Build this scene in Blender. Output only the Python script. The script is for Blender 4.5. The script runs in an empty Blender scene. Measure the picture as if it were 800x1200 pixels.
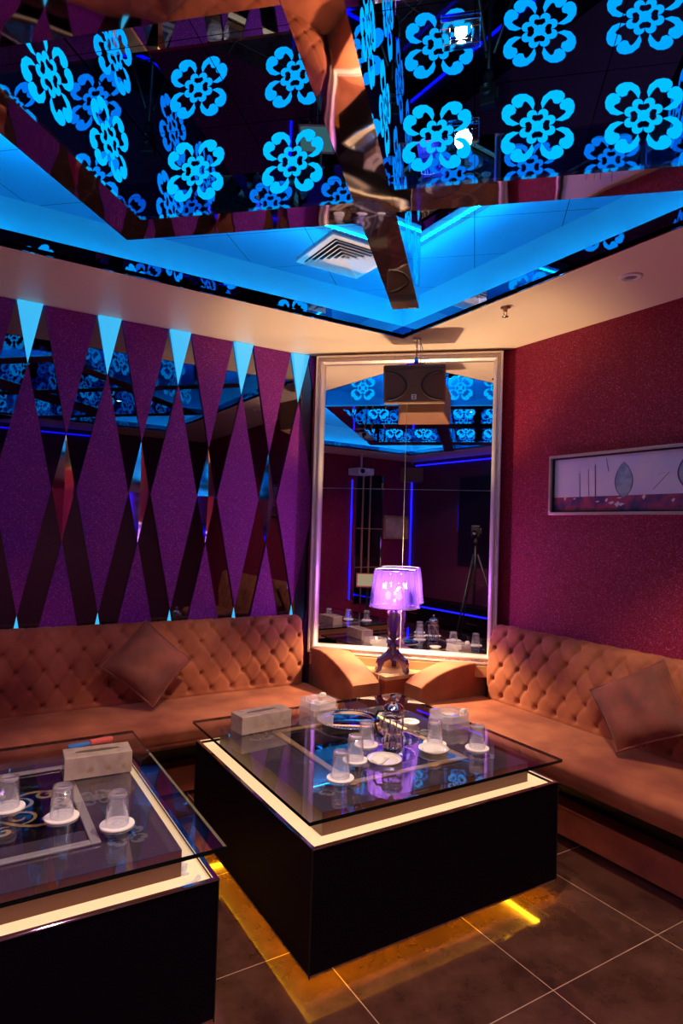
import bpy, math, random
from mathutils import Vector, Matrix
random.seed(7)
PI = math.pi
sc = bpy.context.scene
C = sc.collection

# ------------------------------------------------------------------ frames
YAW = math.radians(58.526); PITCH = math.radians(1.49); ROLL = math.radians(1.742); FPX = 731.43
H = 1.45
AD = math.radians(46.5)
UX, UY = math.cos(AD), math.sin(AD)
VX, VY = math.sin(AD), -math.cos(AD)
def uv(u, v, z=0.0): return Vector((u*UX+v*VX, u*UY+v*VY, z))
ROTU = AD            # local +x -> u (away from camera along the diagonal); local -y -> v
ZC = 2.57            # low ceiling
ZM = 2.89            # mirrored recess ceiling
YL = 3.6; XR = 2.825; XB = -2.45; YB = -1.1

# ------------------------------------------------------------------ materials
MATS = {}
def nodes(name):
    m = bpy.data.materials.new(name); m.use_nodes = True
    nt = m.node_tree; b = nt.nodes['Principled BSDF']
    MATS[name] = m
    return m, nt, b
def P(name, col, rough=.5, metal=0., emis=None, estr=0., spec=.5, sheen=0., coat=0., bump=None, var=None):
    """principled; bump=(scale,strength,distance); var=(scale,col2,lo,hi)"""
    m, nt, b = nodes(name)
    b.inputs['Base Color'].default_value = (*col, 1)
    b.inputs['Roughness'].default_value = rough
    b.inputs['Metallic'].default_value = metal
    b.inputs['Specular IOR Level'].default_value = spec
    if sheen:
        b.inputs['Sheen Weight'].default_value = sheen
        b.inputs['Sheen Roughness'].default_value = .4
        b.inputs['Sheen Tint'].default_value = (1, .75, .6, 1)
    if coat:
        b.inputs['Coat Weight'].default_value = coat
        b.inputs['Coat Roughness'].default_value = .08
    if emis:
        b.inputs['Emission Color'].default_value = (*emis, 1)
        b.inputs['Emission Strength'].default_value = estr
    tc = nt.nodes.new('ShaderNodeTexCoord')
    if bump:
        n = nt.nodes.new('ShaderNodeTexNoise'); n.inputs['Scale'].default_value = bump[0]; n.inputs['Detail'].default_value = 3
        bp = nt.nodes.new('ShaderNodeBump'); bp.inputs['Strength'].default_value = bump[1]; bp.inputs['Distance'].default_value = bump[2]
        nt.links.new(tc.outputs['Object'], n.inputs['Vector'])
        nt.links.new(n.outputs['Fac'], bp.inputs['Height']); nt.links.new(bp.outputs['Normal'], b.inputs['Normal'])
    if var:
        n = nt.nodes.new('ShaderNodeTexNoise'); n.inputs['Scale'].default_value = var[0]; n.inputs['Detail'].default_value = 5
        r = nt.nodes.new('ShaderNodeValToRGB')
        r.color_ramp.elements[0].color = (*col, 1); r.color_ramp.elements[1].color = (*var[1], 1)
        r.color_ramp.elements[0].position = var[2]; r.color_ramp.elements[1].position = var[3]
        nt.links.new(tc.outputs['Object'], n.inputs['Vector'])
        nt.links.new(n.outputs['Fac'], r.inputs['Fac']); nt.links.new(r.outputs['Color'], b.inputs['Base Color'])
    return m

def glitter(name, c1, c2, fleck, scale=260., thr=.94):
    m, nt, b = nodes(name)
    N = nt.nodes.new; L = nt.links.new
    tc = N('ShaderNodeTexCoord')
    v = N('ShaderNodeTexVoronoi'); v.inputs['Scale'].default_value = scale
    L(tc.outputs['Object'], v.inputs['Vector'])
    s = N('ShaderNodeSeparateColor'); L(v.outputs['Color'], s.inputs['Color'])
    g = N('ShaderNodeMath'); g.operation = 'GREATER_THAN'; g.inputs[1].default_value = thr; L(s.outputs['Red'], g.inputs[0])
    n = N('ShaderNodeTexNoise'); n.inputs['Scale'].default_value = 110; n.inputs['Detail'].default_value = 4
    L(tc.outputs['Object'], n.inputs['Vector'])
    r = N('ShaderNodeValToRGB'); r.color_ramp.elements[0].position = .35; r.color_ramp.elements[1].position = .65
    r.color_ramp.elements[0].color = (*c1, 1); r.color_ramp.elements[1].color = (*c2, 1); L(n.outputs['Fac'], r.inputs['Fac'])
    mx = N('ShaderNodeMix'); mx.data_type = 'RGBA'; L(g.outputs[0], mx.inputs['Factor'])
    L(r.outputs['Color'], mx.inputs['A']); mx.inputs['B'].default_value = (*fleck, 1)
    L(mx.outputs['Result'], b.inputs['Base Color'])
    # every fleck tilts its own way
    vs = N('ShaderNodeVectorMath'); vs.operation = 'SUBTRACT'; vs.inputs[1].default_value = (.5, .5, .5); L(v.outputs['Color'], vs.inputs[0])
    vm = N('ShaderNodeVectorMath'); vm.operation = 'SCALE'; vm.inputs['Scale'].default_value = .9; L(vs.outputs[0], vm.inputs[0])
    ge = N('ShaderNodeNewGeometry'); va = N('ShaderNodeVectorMath'); va.operation = 'ADD'
    L(ge.outputs['Normal'], va.inputs[0]); L(vm.outputs[0], va.inputs[1])
    vn = N('ShaderNodeVectorMath'); vn.operation = 'NORMALIZE'; L(va.outputs[0], vn.inputs[0]); L(vn.outputs[0], b.inputs['Normal'])
    mm = N('ShaderNodeMath'); mm.operation = 'MULTIPLY'; mm.inputs[1].default_value = .8; L(g.outputs[0], mm.inputs[0]); L(mm.outputs[0], b.inputs['Metallic'])
    b.inputs['Roughness'].default_value = .5; b.inputs['Specular IOR Level'].default_value = .25
    return m

def mirror(name, col, rough=.0, wave=0., scale=3., joints=None, jcol=(.02,.02,.05)):
    m, nt, b = nodes(name); N = nt.nodes.new; L = nt.links.new
    b.inputs['Base Color'].default_value = (*col, 1); b.inputs['Metallic'].default_value = 1; b.inputs['Roughness'].default_value = rough
    tc = N('ShaderNodeTexCoord')
    if wave:
        n = N('ShaderNodeTexNoise'); n.inputs['Scale'].default_value = scale; n.inputs['Detail'].default_value = 1.5
        bp = N('ShaderNodeBump'); bp.inputs['Strength'].default_value = 1; bp.inputs['Distance'].default_value = wave
        L(tc.outputs['Object'], n.inputs['Vector']); L(n.outputs['Fac'], bp.inputs['Height']); L(bp.outputs['Normal'], b.inputs['Normal'])
    if joints:
        # square tile joints in the rotated frame, joints=(pitch, u0, v0)
        mp = N('ShaderNodeMapping'); mp.vector_type = 'POINT'; mp.inputs['Rotation'].default_value = (0, 0, -AD)
        L(tc.outputs['Object'], mp.inputs['Vector'])
        sp = N('ShaderNodeSeparateXYZ'); L(mp.outputs['Vector'], sp.inputs[0])
        outs = []
        for ax, o in (('X', joints[1]), ('Y', -joints[2])):
            a = N('ShaderNodeMath'); a.operation = 'SUBTRACT'; a.inputs[1].default_value = o; L(sp.outputs[ax], a.inputs[0])
            p = N('ShaderNodeMath'); p.operation = 'PINGPONG'; p.inputs[1].default_value = joints[0]/2; L(a.outputs[0], p.inputs[0])
            l = N('ShaderNodeMath'); l.operation = 'LESS_THAN'; l.inputs[1].default_value = .0015; L(p.outputs[0], l.inputs[0]); outs.append(l)
        mxx = N('ShaderNodeMath'); mxx.operation = 'MAXIMUM'; L(outs[0].outputs[0], mxx.inputs[0]); L(outs[1].outputs[0], mxx.inputs[1])
        mx = N('ShaderNodeMix'); mx.data_type = 'RGBA'; L(mxx.outputs[0], mx.inputs['Factor'])
        mx.inputs['A'].default_value = (*col, 1); mx.inputs['B'].default_value = (*jcol, 1); L(mx.outputs['Result'], b.inputs['Base Color'])
    return m

def emit(name, col, st):
    m = bpy.data.materials.new(name); m.use_nodes = True; nt = m.node_tree
    nt.nodes.clear(); o = nt.nodes.new('ShaderNodeOutputMaterial'); e = nt.nodes.new('ShaderNodeEmission')
    e.inputs['Color'].default_value = (*col, 1); e.inputs['Strength'].default_value = st
    nt.links.new(e.outputs[0], o.inputs['Surface']); MATS[name] = m; return m

def clear(name, tint=(1,1,1), refl=(1,1,1), ior=1.5, haze=0., hcol=(.8,.8,.85), transl=0., pw_=3.2):
    """thin architectural glass: transparent + fresnel glossy (+ a little diffuse haze)"""
    m = bpy.data.materials.new(name); m.use_nodes = True; nt = m.node_tree; nt.nodes.clear()
    N = nt.nodes.new; L = nt.links.new
    o = N('ShaderNodeOutputMaterial'); t = N('ShaderNodeBsdfTransparent'); t.inputs['Color'].default_value = (*tint, 1)
    g = N('ShaderNodeBsdfGlossy'); g.inputs['Color'].default_value = (*refl, 1); g.inputs['Roughness'].default_value = .01
    lw = N('ShaderNodeLayerWeight'); lw.inputs['Blend'].default_value = .5
    pw = N('ShaderNodeMath'); pw.operation = 'POWER'; pw.inputs[1].default_value = pw_; L(lw.outputs['Facing'], pw.inputs[0])
    f = N('ShaderNodeMapRange'); r0 = ((ior-1)/(ior+1))**2; f.inputs['To Min'].default_value = r0; f.inputs['To Max'].default_value = 1.; L(pw.outputs[0], f.inputs['Value'])
    base = t
    if haze:
        d = N('ShaderNodeBsdfDiffuse') if not transl else N('ShaderNodeBsdfTranslucent'); d.inputs['Color'].default_value = (*hcol, 1)
        mh = N('ShaderNodeMixShader'); mh.inputs[0].default_value = haze; L(t.outputs[0], mh.inputs[1]); L(d.outputs[0], mh.inputs[2]); base = mh
    mx = N('ShaderNodeMixShader'); L(f.outputs[0], mx.inputs[0]); L(base.outputs[0], mx.inputs[1]); L(g.outputs[0], mx.inputs[2])
    L(mx.outputs[0], o.inputs['Surface']); MATS[name] = m; return m

def sheer(name, tint):
    m = bpy.data.materials.new(name); m.use_nodes = True; nt = m.node_tree; nt.nodes.clear()
    o = nt.nodes.new('ShaderNodeOutputMaterial'); t = nt.nodes.new('ShaderNodeBsdfTransparent'); t.inputs['Color'].default_value = (*tint, 1)
    nt.links.new(t.outputs[0], o.inputs['Surface']); return m
def tile_floor():
    m, nt, b = nodes('floor_tiles'); N = nt.nodes.new; L = nt.links.new
    tc = N('ShaderNodeTexCoord'); sp = N('ShaderNodeSeparateXYZ'); L(tc.outputs['Object'], sp.inputs[0]); outs = []
    for ax, o in (('X', 1.672), ('Y', 1.352)):
        a = N('ShaderNodeMath'); a.operation = 'SUBTRACT'; a.inputs[1].default_value = o; L(sp.outputs[ax], a.inputs[0])
        p = N('ShaderNodeMath'); p.operation = 'PINGPONG'; p.inputs[1].default_value = .2815; L(a.outputs[0], p.inputs[0])
        l = N('ShaderNodeMath'); l.operation = 'LESS_THAN'; l.inputs[1].default_value = .0016; L(p.outputs[0], l.inputs[0]); outs.append(l)
    mxx = N('ShaderNodeMath'); mxx.operation = 'MAXIMUM'; L(outs[0].outputs[0], mxx.inputs[0]); L(outs[1].outputs[0], mxx.inputs[1])
    n = N('ShaderNodeTexNoise'); n.inputs['Scale'].default_value = 5; n.inputs['Detail'].default_value = 10; n.inputs['Roughness'].default_value = .65
    L(tc.outputs['Object'], n.inputs['Vector'])
    r = N('ShaderNodeValToRGB'); r.color_ramp.elements[0].position = .35; r.color_ramp.elements[1].position = .7
    r.color_ramp.elements[0].color = (.048, .019, .017, 1); r.color_ramp.elements[1].color = (.125, .055, .043, 1); L(n.outputs['Fac'], r.inputs['Fac'])
    mx = N('ShaderNodeMix'); mx.data_type = 'RGBA'; L(mxx.outputs[0], mx.inputs['Factor'])
    L(r.outputs['Color'], mx.inputs['A']); mx.inputs['B'].default_value = (.55, .38, .3, 1); L(mx.outputs['Result'], b.inputs['Base Color'])
    rr = N('ShaderNodeMapRange'); rr.inputs['To Min'].default_value = .04; rr.inputs['To Max'].default_value = .14; L(n.outputs['Fac'], rr.inputs['Value'])
    L(rr.outputs[0], b.inputs['Roughness']); b.inputs['Specular IOR Level'].default_value = .9
    return m

floor_m = tile_floor()
cream = P('cream_paint', (.84, .70, .56), .45)
wallpaper = glitter('crimson_glitter_wallpaper', (.18, .005, .035), (.31, .012, .06), (.9, .3, .45), 420, .975)
purplefab = glitter('purple_glitter_fabric', (.21, .016, .27), (.29, .026, .33), (.75, .25, .7), 420, .98)
darkpaper = P('dark_wall', (.07, .012, .04), .6, var=(60, (.12, .015, .06), .3, .7))
smoke_mirror = mirror('smoked_mirror', (.20, .19, .26), .0)
clear_mirror = mirror('silver_mirror', (.86, .84, .88), .0)
ceil_mirror = mirror('ceiling_mirror', (.48, .74, .92), .0, joints=(.4, 2.075, -.4325))
fascia_mirror = mirror('fascia_mirror', (.55, .55, .7), .0)
steel = mirror('polished_steel', (.80, .70, .66), .03, wave=.004, scale=3.0)
chrome = mirror('chrome', (.85, .82, .85), .06)
silver = P('silver_leaf', (.85, .76, .74), .33, .6, bump=(70, .3, .004))
panel_glass = mirror('dark_flower_glass', (.18, .42, .68), .0)
flower_e = emit('lit_flower_etching', (.0, .36, .92), .85)
led_cyan = emit('cyan_led', (.0, .5, 1.), 70)
led_blue = emit('blue_led', (.006, .006, 1.), 2.2)
led_amber = emit('amber_led', (1., .47, .01), 26)
ledge_e = P('lit_cream_acrylic', (.8, .65, .45), .4, emis=(1., .66, .31), estr=.32)
cove_tint = P('cove_led_tint', (.22, .72, .92), .6)  # cyan of the LED light put into the white cove's base colour
velvet = P('brown_velvet', (.21, .045, .022), .85, sheen=.12, var=(5, (.41, .125, .056), .34, .68))
button_m = P('button_velvet', (.05, .015, .01), .9)
velvet_dk = P('pillow_velvet', (.13, .032, .022), .8, sheen=.15, var=(9, (.22, .052, .034), .38, .66))
black_lac = P('black_lacquer', (.004, .002, .006), .5, spec=.1, var=(200, (.011, .004, .014), .45, .75))
red_lac = P('red_brown_lacquer', (.32, .055, .025), .35)
brown_lac = P('brown_lacquer', (.16, .055, .035), .3)
black_gl = P('black_glass', (.006, .005, .01), .03, spec=.7)
smoke_gl = P('smoked_glass', (.075, .055, .085), .04, spec=.6)
screen_gl = P('dark_screen', (.008, .005, .014), .35, spec=.3)
table_glass = clear('table_glass', (.93, .96, .97), ior=1.75)
under_glass = sheer('glass_underside', (.97, .99, 1.))
edge_glass = P('glass_edge', (.0, .012, .012), .1, spec=.5)
cup_glass = clear('drinking_glass', (.97, .97, .99), ior=1.65, haze=.015, hcol=(.75, .75, .95), pw_=4.2)
cryst = clear('crystal_glass', (.92, .9, .95), ior=1.8, haze=.30, hcol=(.92, .88, .92), pw_=4.)
purple_clear = clear('violet_acrylic', (.32, .21, .66), ior=1.6, haze=.05, hcol=(.45, .32, 1.), transl=1)
purple_solid = P('violet_acrylic_solid', (.045, .012, .15), .08, spec=1.0, coat=.6)
white_por = P('white_porcelain', (.85, .82, .78), .25)
white_paper = P('white_paper', (.86, .84, .82), .7)
white_cloth = P('white_cloth', (.9, .88, .85), .85)
pearl = P('pearl_shell_veneer', (.50, .40, .33), .25, coat=.4, var=(25, (.40, .31, .26), .4, .65))
gold = P('gold', (.85, .58, .28), .3, .6)
grey_motif = P('grey_print', (.16, .15, .2), .4)
speaker_m = P('speaker_case', (.20, .09, .05), .55, bump=(300, .3, .001))
speaker_g = P('speaker_groove', (.02, .01, .01), .6)
white_pl = P('white_plastic', (.85, .82, .82), .4)
black_pl = P('black_plastic', (.012, .012, .014), .4)
dark_wood = P('tan_wood', (.50, .27, .14), .4)
brass = P('brass', (.7, .45, .3), .25, 1.)
screen_m = emit('tablet_screen', (.75, .6, .35), .3)
bulb_e = emit('warm_bulb', (1., .72, .38), 60)
bulb_v = emit('violet_bulb', (.9, .7, 1.), 7)
redp = P('red_plastic', (.7, .12, .1), .4); bluep = P('blue_plastic', (.05, .2, .6), .4)

# ------------------------------------------------------------------ mesh builder
class MB:
    def __init__(s): s.v = []; s.f = []; s.m = []; s.sm = []
    def add(s, vs, fs, mi=0, smooth=False, M=None):
        o = len(s.v)
        for p in vs:
            p = Vector(p); s.v.append(tuple(M @ p if M else p))
        for f in fs: s.f.append([o+i for i in f]); s.m.append(mi); s.sm.append(smooth)
        return s
    def box(s, x0, x1, y0, y1, z0, z1, mi=0, M=None):
        return s.add([(x0,y0,z0),(x1,y0,z0),(x1,y1,z0),(x0,y1,z0),(x0,y0,z1),(x1,y0,z1),(x1,y1,z1),(x0,y1,z1)],
            [(0,3,2,1),(4,5,6,7),(0,1,5,4),(1,2,6,5),(2,3,7,6),(3,0,4,7)], mi, False, M)
    def prism(s, pts, z0, z1, mi=0, M=None, smooth=False, capmi=None):
        n = len(pts); vs = [(p[0],p[1],z0) for p in pts]+[(p[0],p[1],z1) for p in pts]
        s.add(vs, [tuple(range(n-1,-1,-1)), tuple(range(n,2*n))], mi if capmi is None else capmi, False, M)
        o = len(s.v)-2*n
        for i in range(n): s.f.append([o+i, o+(i+1)%n, o+n+(i+1)%n, o+n+i]); s.m.append(mi); s.sm.append(smooth)
        return s
    def lathe(s, prof, n=24, mi=0, M=None, smooth=True, rx=1., ry=1., pleat=0., pn=0):
        vs = []; fs = []
        for (r, z) in prof:
            for k in range(n):
                a = 2*PI*k/n; rr = r*(1+pleat*math.cos(pn*a)) if pn else r
                vs.append((rr*math.cos(a)*rx, rr*math.sin(a)*ry, z))
        for i in range(len(prof)-1):
            for k in range(n): fs.append((i*n+k, i*n+(k+1)%n, (i+1)*n+(k+1)%n, (i+1)*n+k))
        return s.add(vs, fs, mi, smooth, M)
    def tube(s, pts, r, n=8, mi=0, M=None, close=False):
        pts = [Vector(p) for p in pts]; vs = []; fs = []; N = len(pts)
        for i, p in enumerate(pts):
            if close: d = pts[(i+1) % N]-pts[i-1]
            else: d = pts[min(i+1, N-1)]-pts[max(i-1, 0)]
            d.normalize(); a = d.cross(Vector((0,0,1)))
            if a.length < .05: a = d.cross(Vector((1,0,0)))
            a.normalize(); b = d.cross(a); rr = r[i] if isinstance(r, (list, tuple)) else r
            for k in range(n):
                t = 2*PI*k/n; vs.append(p+(a*math.cos(t)+b*math.sin(t))*rr)
        for i in range(N if close else N-1):
            j = (i+1) % N
            for k in range(n): fs.append((i*n+k, i*n+(k+1)%n, j*n+(k+1)%n, j*n+k))
        if not close: fs += [tuple(range(n-1,-1,-1)), tuple(range((N-1)*n, N*n))]
        return s.add(vs, fs, mi, True, M)
    def ball(s, c, r, n=10, mi=0, sz=1.):
        prof = [(max(1e-4, r*math.sin(PI*i/n)), -r*math.cos(PI*i/n)*sz) for i in range(n+1)]
        return s.lathe(prof, n*2, mi, Matrix.Translation(c))
    def build(s, name, mats, parent=None, loc=None, rotz=None):
        me = bpy.data.meshes.new(name); me.from_pydata(s.v, [], s.f)
        if not isinstance(mats, (list, tuple)): mats = [mats]
        for m in mats: me.materials.append(m)
        for p, mi, sm in zip(me.polygons, s.m, s.sm): p.material_index = mi; p.use_smooth = sm
        me.update()
        o = bpy.data.objects.new(name, me); C.objects.link(o)
        if parent: o.parent = parent
        if loc is not None: o.location = loc
        if rotz is not None: o.rotation_euler = (0,0,rotz)
        return o
def bevel(o, w=.004, seg=2):
    b = o.modifiers.new('bevel', 'BEVEL'); b.width = w; b.segments = seg; b.limit_method = 'ANGLE'; return o
def tag(o, label=None, cat=None, group=None, kind=None):
    if label: o['label'] = label
    if cat: o['category'] = cat
    if group: o['group'] = group
    if kind: o['kind'] = kind
    return o
def thing(name, label, cat, loc=(0,0,0), rotz=0, group=None):
    o = bpy.data.objects.new(name, None); C.objects.link(o); o.location = loc; o.rotation_euler = (0,0,rotz)
    return tag(o, label, cat, group)
def struct(mb, name, mats, parent=None):
    o = mb.build(name, mats, parent)
    if not parent: o['kind'] = 'structure'
    return o
def copy_tree(o, parent=None):
    c = o.copy(); C.objects.link(c)
    if parent: c.parent = parent
    for ch in list(o.children): copy_tree(ch, c)
    return c

# ------------------------------------------------------------------ flower pattern (local plane coords: a,b)
def crescent():
    A = [(43,165),(28,225),(48,285),(108,330),(168,337),(215,322),(242,292),(246,262),(228,225),(188,200),(150,208),(140,226),(136,245),(118,260),(98,248),(72,215)]
    return [(x/350., y/350.) for x, y in A]
def flower_polys():
    out = []
    cr = crescent(); mir = [(y, x) for x, y in reversed(cr)]
    for q in range(4):
        c, s = round(math.cos(q*PI/2)), round(math.sin(q*PI/2))
        for poly in (cr, mir): out.append((0, [(c*x-s*y, s*x+c*y) for x, y in poly]))
    lob = []
    for q in range(4):
        c, s = round(math.cos(q*PI/2)), round(math.sin(q*PI/2))
        for (x, y) in ((.145, .335), (-.145, .335)):
            cx, cy = c*x-s*y, s*x+c*y
            out.append((0, [(cx+.138*math.cos(2*PI*k/14), cy+.138*math.sin(2*PI*k/14)) for k in range(14)]))
    out.append((0, [(-.25,-.30),(.25,-.30),(.30,-.25),(.30,.25),(.25,.30),(-.25,.30),(-.30,.25),(-.30,-.25)]))
    heart = [(0,.12),(.07,.15),(.15,.21),(.145,.28),(.12,.325),(.05,.32),(0,.30),(-.05,.32),(-.12,.325),(-.145,.28),(-.15,.21),(-.07,.15)]
    for q in range(4):
        c, s = round(math.cos(q*PI/2)), round(math.sin(q*PI/2))
        out.append((1, [(c*x-s*y, s*x+c*y) for x, y in heart]))
    out.append((2, [(.15*math.cos(2*PI*k/20), .15*math.sin(2*PI*k/20)) for k in range(20)]))
    return out
FP = flower_polys()
def add_flower(mb, M, r, fl=1, bg=0, off=.0006):
    """M maps local (a,b,out) to the panel plane"""
    for lay, poly in FP:
        vs = [(x*r, y*r, off*(1+lay)) for x, y in poly]
        mb.add(vs, [tuple(range(len(vs)))], bg if lay == 1 else fl, False, M)
def plane_M(o, a, b):
    a = Vector(a).normalized(); b = Vector(b).normalized(); n = a.cross(b)
    M = Matrix.Identity(4)
    for i in range(3): M[i][0] = a[i]; M[i][1] = b[i]; M[i][2] = n[i]; M[i][3] = o[i]
    return M

# ------------------------------------------------------------------ the setting
mb = MB(); mb.box(XB-.1, 3.6, YB-.1, 4.4, -.05, 0); struct(mb, 'floor', floor_m)
# left wall: smoked mirror sheet
mb = MB(); mb.box(XB-.1, 1.96, YL, YL+.1, 0, 3.0); struct(mb, 'wall_left', smoke_mirror)
mb = MB(); mb.box(XR, XR+.1, YB-.1, 2.78, 0, 3.0); struct(mb, 'wall_right', wallpaper)
mb = MB(); mb.prism([(1.96,YL),(2.825,2.78),(2.95,2.90),(2.08,3.74)], 0, 3.0); struct(mb, 'wall_corner', wallpaper)
mb = MB(); mb.box(XB-.1, XB, YB-.1, YL+.1, 0, 3.0); struct(mb, 'wall_back', wallpaper)
mb = MB(); mb.box(XB, XR, YB-.1, YB, 0, 3.0); struct(mb, 'wall_near', darkpaper)
# low ceiling ring round the recess
HX0, HX1, HY0, HY1 = -1.75, 2.165, -.45, 2.91      # rim of the recess
WX0, WX1, WY0, WY1 = -1.95, 2.345, -.65, 3.165      # blue cove walls
def ring(mb, a, b, z0, z1, mi=0):
    (ax0,ax1,ay0,ay1), (bx0,bx1,by0,by1) = a, b
    mb.box(bx0, ax0, by0, by1, z0, z1, mi); mb.box(ax1, bx1, by0, by1, z0, z1, mi)
    mb.box(ax0, ax1, by0, ay0, z0, z1, mi); mb.box(ax0, ax1, ay1, by1, z0, z1, mi)
mb = MB(); ring(mb, (HX0,HX1,HY0,HY1), (XB,XR,YB,YL+.0), ZC, ZC+.02)
mb.add([(1.9,YL,ZC),(XR,2.7,ZC),(XR+.1,2.9,ZC),(2.1,YL+.15,ZC)], [(0,1,2,3)])
struct(mb, 'ceiling', cream)
mb = MB(); ring(mb, (WX0,WX1,WY0,WY1), (WX0-.05,WX1+.05,WY0-.05,WY1+.05), ZC+.02, ZM+.02); struct(mb, 'trim_1', cove_tint)
mb = MB(); mb.box(WX0-.05, WX1+.05, WY0-.05, WY1+.05, ZM, ZM+.03); co = struct(mb, 'trim_2', ceil_mirror)
t = .006
mb = MB(); ring(mb, (HX0,HX1,HY0,HY1), (HX0-t,HX1+t,HY0-t,HY1+t), ZC-.002, 2.638); struct(mb, 'trim_3', fascia_mirror)
# cyan LED tape on the ledge, a row of diodes
mb = MB()
zl = 2.592
mb.box(2.285, 2.295, HY0, HY1+.15, zl, zl+.004); mb.box(HX0, HX1+.1, 3.085, 3.095, zl, zl+.004)
mb.box(-1.885, -1.875, HY0, HY1, zl, zl+.004); mb.box(HX0, HX1, -.585, -.575, zl, zl+.004)
y = HY0
while y < HY1+.15:
    mb.box(2.2865, 2.2935, y, y+.009, zl+.004, zl+.007, 1); mb.box(-1.8835, -1.8765, y, y+.009, zl+.004, zl+.007, 1); y += .04
x = HX0
while x < HX1+.1:
    mb.box(x, x+.009, 3.0865, 3.0935, zl+.004, zl+.007, 1); mb.box(x, x+.009, -.5835, -.5765, zl+.004, zl+.007, 1); x += .04
tape = P('led_tape', (.7,.8,.9), .5, emis=(.0,.45,1.), estr=11.)
o = mb.build('led_strip_light', [tape, led_cyan]); tag(o, 'cyan LED strip running along the ledge inside the ceiling recess', 'strip light')

# ------------------------------------------------------------------ hanging mirrored frames (coffers)
def bar_part(root, u0, u1, v0, v1, flowers, name='side_rail'):
    """one side of a coffer: steel underside, flower glass on both long faces. flowers = list of positions along the long axis"""
    mb = MB()
    c = [uv(u0,v0),uv(u1,v0),uv(u1,v1),uv(u0,v1)]
    z0 = ZC; z1 = ZM-.001; e = .003
    vs = [(p.x,p.y,z0) for p in c]+[(p.x,p.y,z0+.012) for p in c]
    body = MB(); body.add(vs, [(0,1,2,3),(7,6,5,4),(1,0,4,5),(2,1,5,6),(3,2,6,7),(0,3,7,4)])
    r = body.build(name, steel, root)
    # glass cladding: a box above the steel lip, flowers laid on the long faces
    g = MB(); vs = [(p.x,p.y,z0+.012) for p in c]+[(p.x,p.y,z1) for p in c]
    g.add(vs, [(1,0,4,5),(2,1,5,6),(3,2,6,7),(0,3,7,4)])
    zc = (z0+.012+z1)/2
    if (u1-u0) > (v1-v0):
        for f in flowers:
            add_flower(g, plane_M(uv(f, v0, zc), (-UX,-UY,0), (0,0,1)) if False else plane_M(uv(f, v0, zc), (UX,UY,0), (0,0,-1)), .115)
            add_flower(g, plane_M(uv(f, v1, zc), (UX,UY,0), (0,0,1)), .115)
    else:
        for f in flowers:
            add_flower(g, plane_M(uv(u0, f, zc), (VX,VY,0), (0,0,1)), .115)
            add_flower(g, plane_M(uv(u1, f, zc), (VX,VY,0), (0,0,-1)), .115)
    g.build('flower_glass', [panel_glass, flower_e], r)
    return r
fl = thing('ceiling_frame', 'mirrored ceiling frame with cyan flowers, left of the diagonal steel beam', 'ceiling frame', uv(1.6,-.9,ZC))
fr = thing('ceiling_frame', 'mirrored ceiling frame with cyan flowers, right of the diagonal steel beam under the spotlight', 'ceiling frame', uv(1.6,.2,ZC))
bm = thing('ceiling_beam', 'diagonal polished steel ceiling beam pointing at the corner mirror', 'beam', uv(1.6,-.365,ZC))
for r in (fl, fr, bm): r['_m'] = 0
def reparent_world(root):
    inv = Matrix.Translation(root.location).inverted()
    for ch in root.children: ch.matrix_parent_inverse = inv
bar_part(fl, 2.075, 2.218, -1.378, -.4335, [-1.025-.0,-.657])
bar_part(fl, .0, 2.0745, -1.378, -1.235, [1.86,1.55,1.0,.68,.3])
bar_part(fl, .93, 1.25, -1.2345, -.4335, [-1.025,-.657], 'cross_rail')
bar_part(fl, -.4, -.1, -1.378, -.4335, [-1.025,-.657], 'cross_rail')
bar_part(fr, 2.015, 2.16, -.2965, .84, [-.151,.164,.474])
bar_part(fr, .0, 2.0145, .70, .84, [1.86,1.55,1.0,.68,.3])
bar_part(fr, .93, 1.25, -.2965, .6995, [-.13,.2,.53], 'cross_rail')
bar_part(fr, -.4, -.1, -.2965, .84, [-.13,.2,.53], 'cross_rail')
bar_part(bm, -1.0, 3.125, -.432, -.298, [2.9,2.55,1.86,1.55,1.0,.68,.3], 'beam_body')
for r in (fl, fr, bm):
    reparent_world(r); del r['_m']

# ------------------------------------------------------------------ diamond cladding on the left wall
S = .3935; X0 = .272
def lozenge(mb, cx, zlo, zmid, zhi, hw, y0, th, mi=0, zc0=None, zc1=None, xmax=1.955):
    """flat lozenge plate in the wall plane, clipped at zc0/zc1 and at the wall end"""
    pts = [(cx,zlo),(cx+hw,zmid),(cx,zhi),(cx-hw,zmid)]
    def clip(pts, f):
        out = []
        for i in range(len(pts)):
            a, b = pts[i], pts[(i+1)%len(pts)]; fa, fb = f(a), f(b)
            if fa >= 0: out.append(a)
            if (fa >= 0) != (fb >= 0):
                k = fa/(fa-fb); out.append((a[0]+(b[0]-a[0])*k, a[1]+(b[1]-a[1])*k))
        return out
    if zc0 is not None: pts = clip(pts, lambda p: p[1]-zc0)
    if zc1 is not None: pts = clip(pts, lambda p: zc1-p[1])
    pts = clip(pts, lambda p: xmax-p[0])
    if len(pts) < 3: return None
    n = len(pts)
    vs = [(p[0],y0-th,p[1]) for p in pts]+[(p[0],y0,p[1]) for p in pts]
    fs = [tuple(range(n)), tuple(range(2*n-1, n-1, -1))]+[((i+1)%n, i, n+i, n+(i+1)%n) for i in range(n)]
    mb.add(vs, fs, mi); return pts
ordn = ['nearest the corner mirror','second from the corner mirror','third from the corner mirror','fourth from the corner mirror','fifth from the corner mirror','sixth from the corner mirror','seventh from the corner mirror','eighth from the corner mirror']
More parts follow.
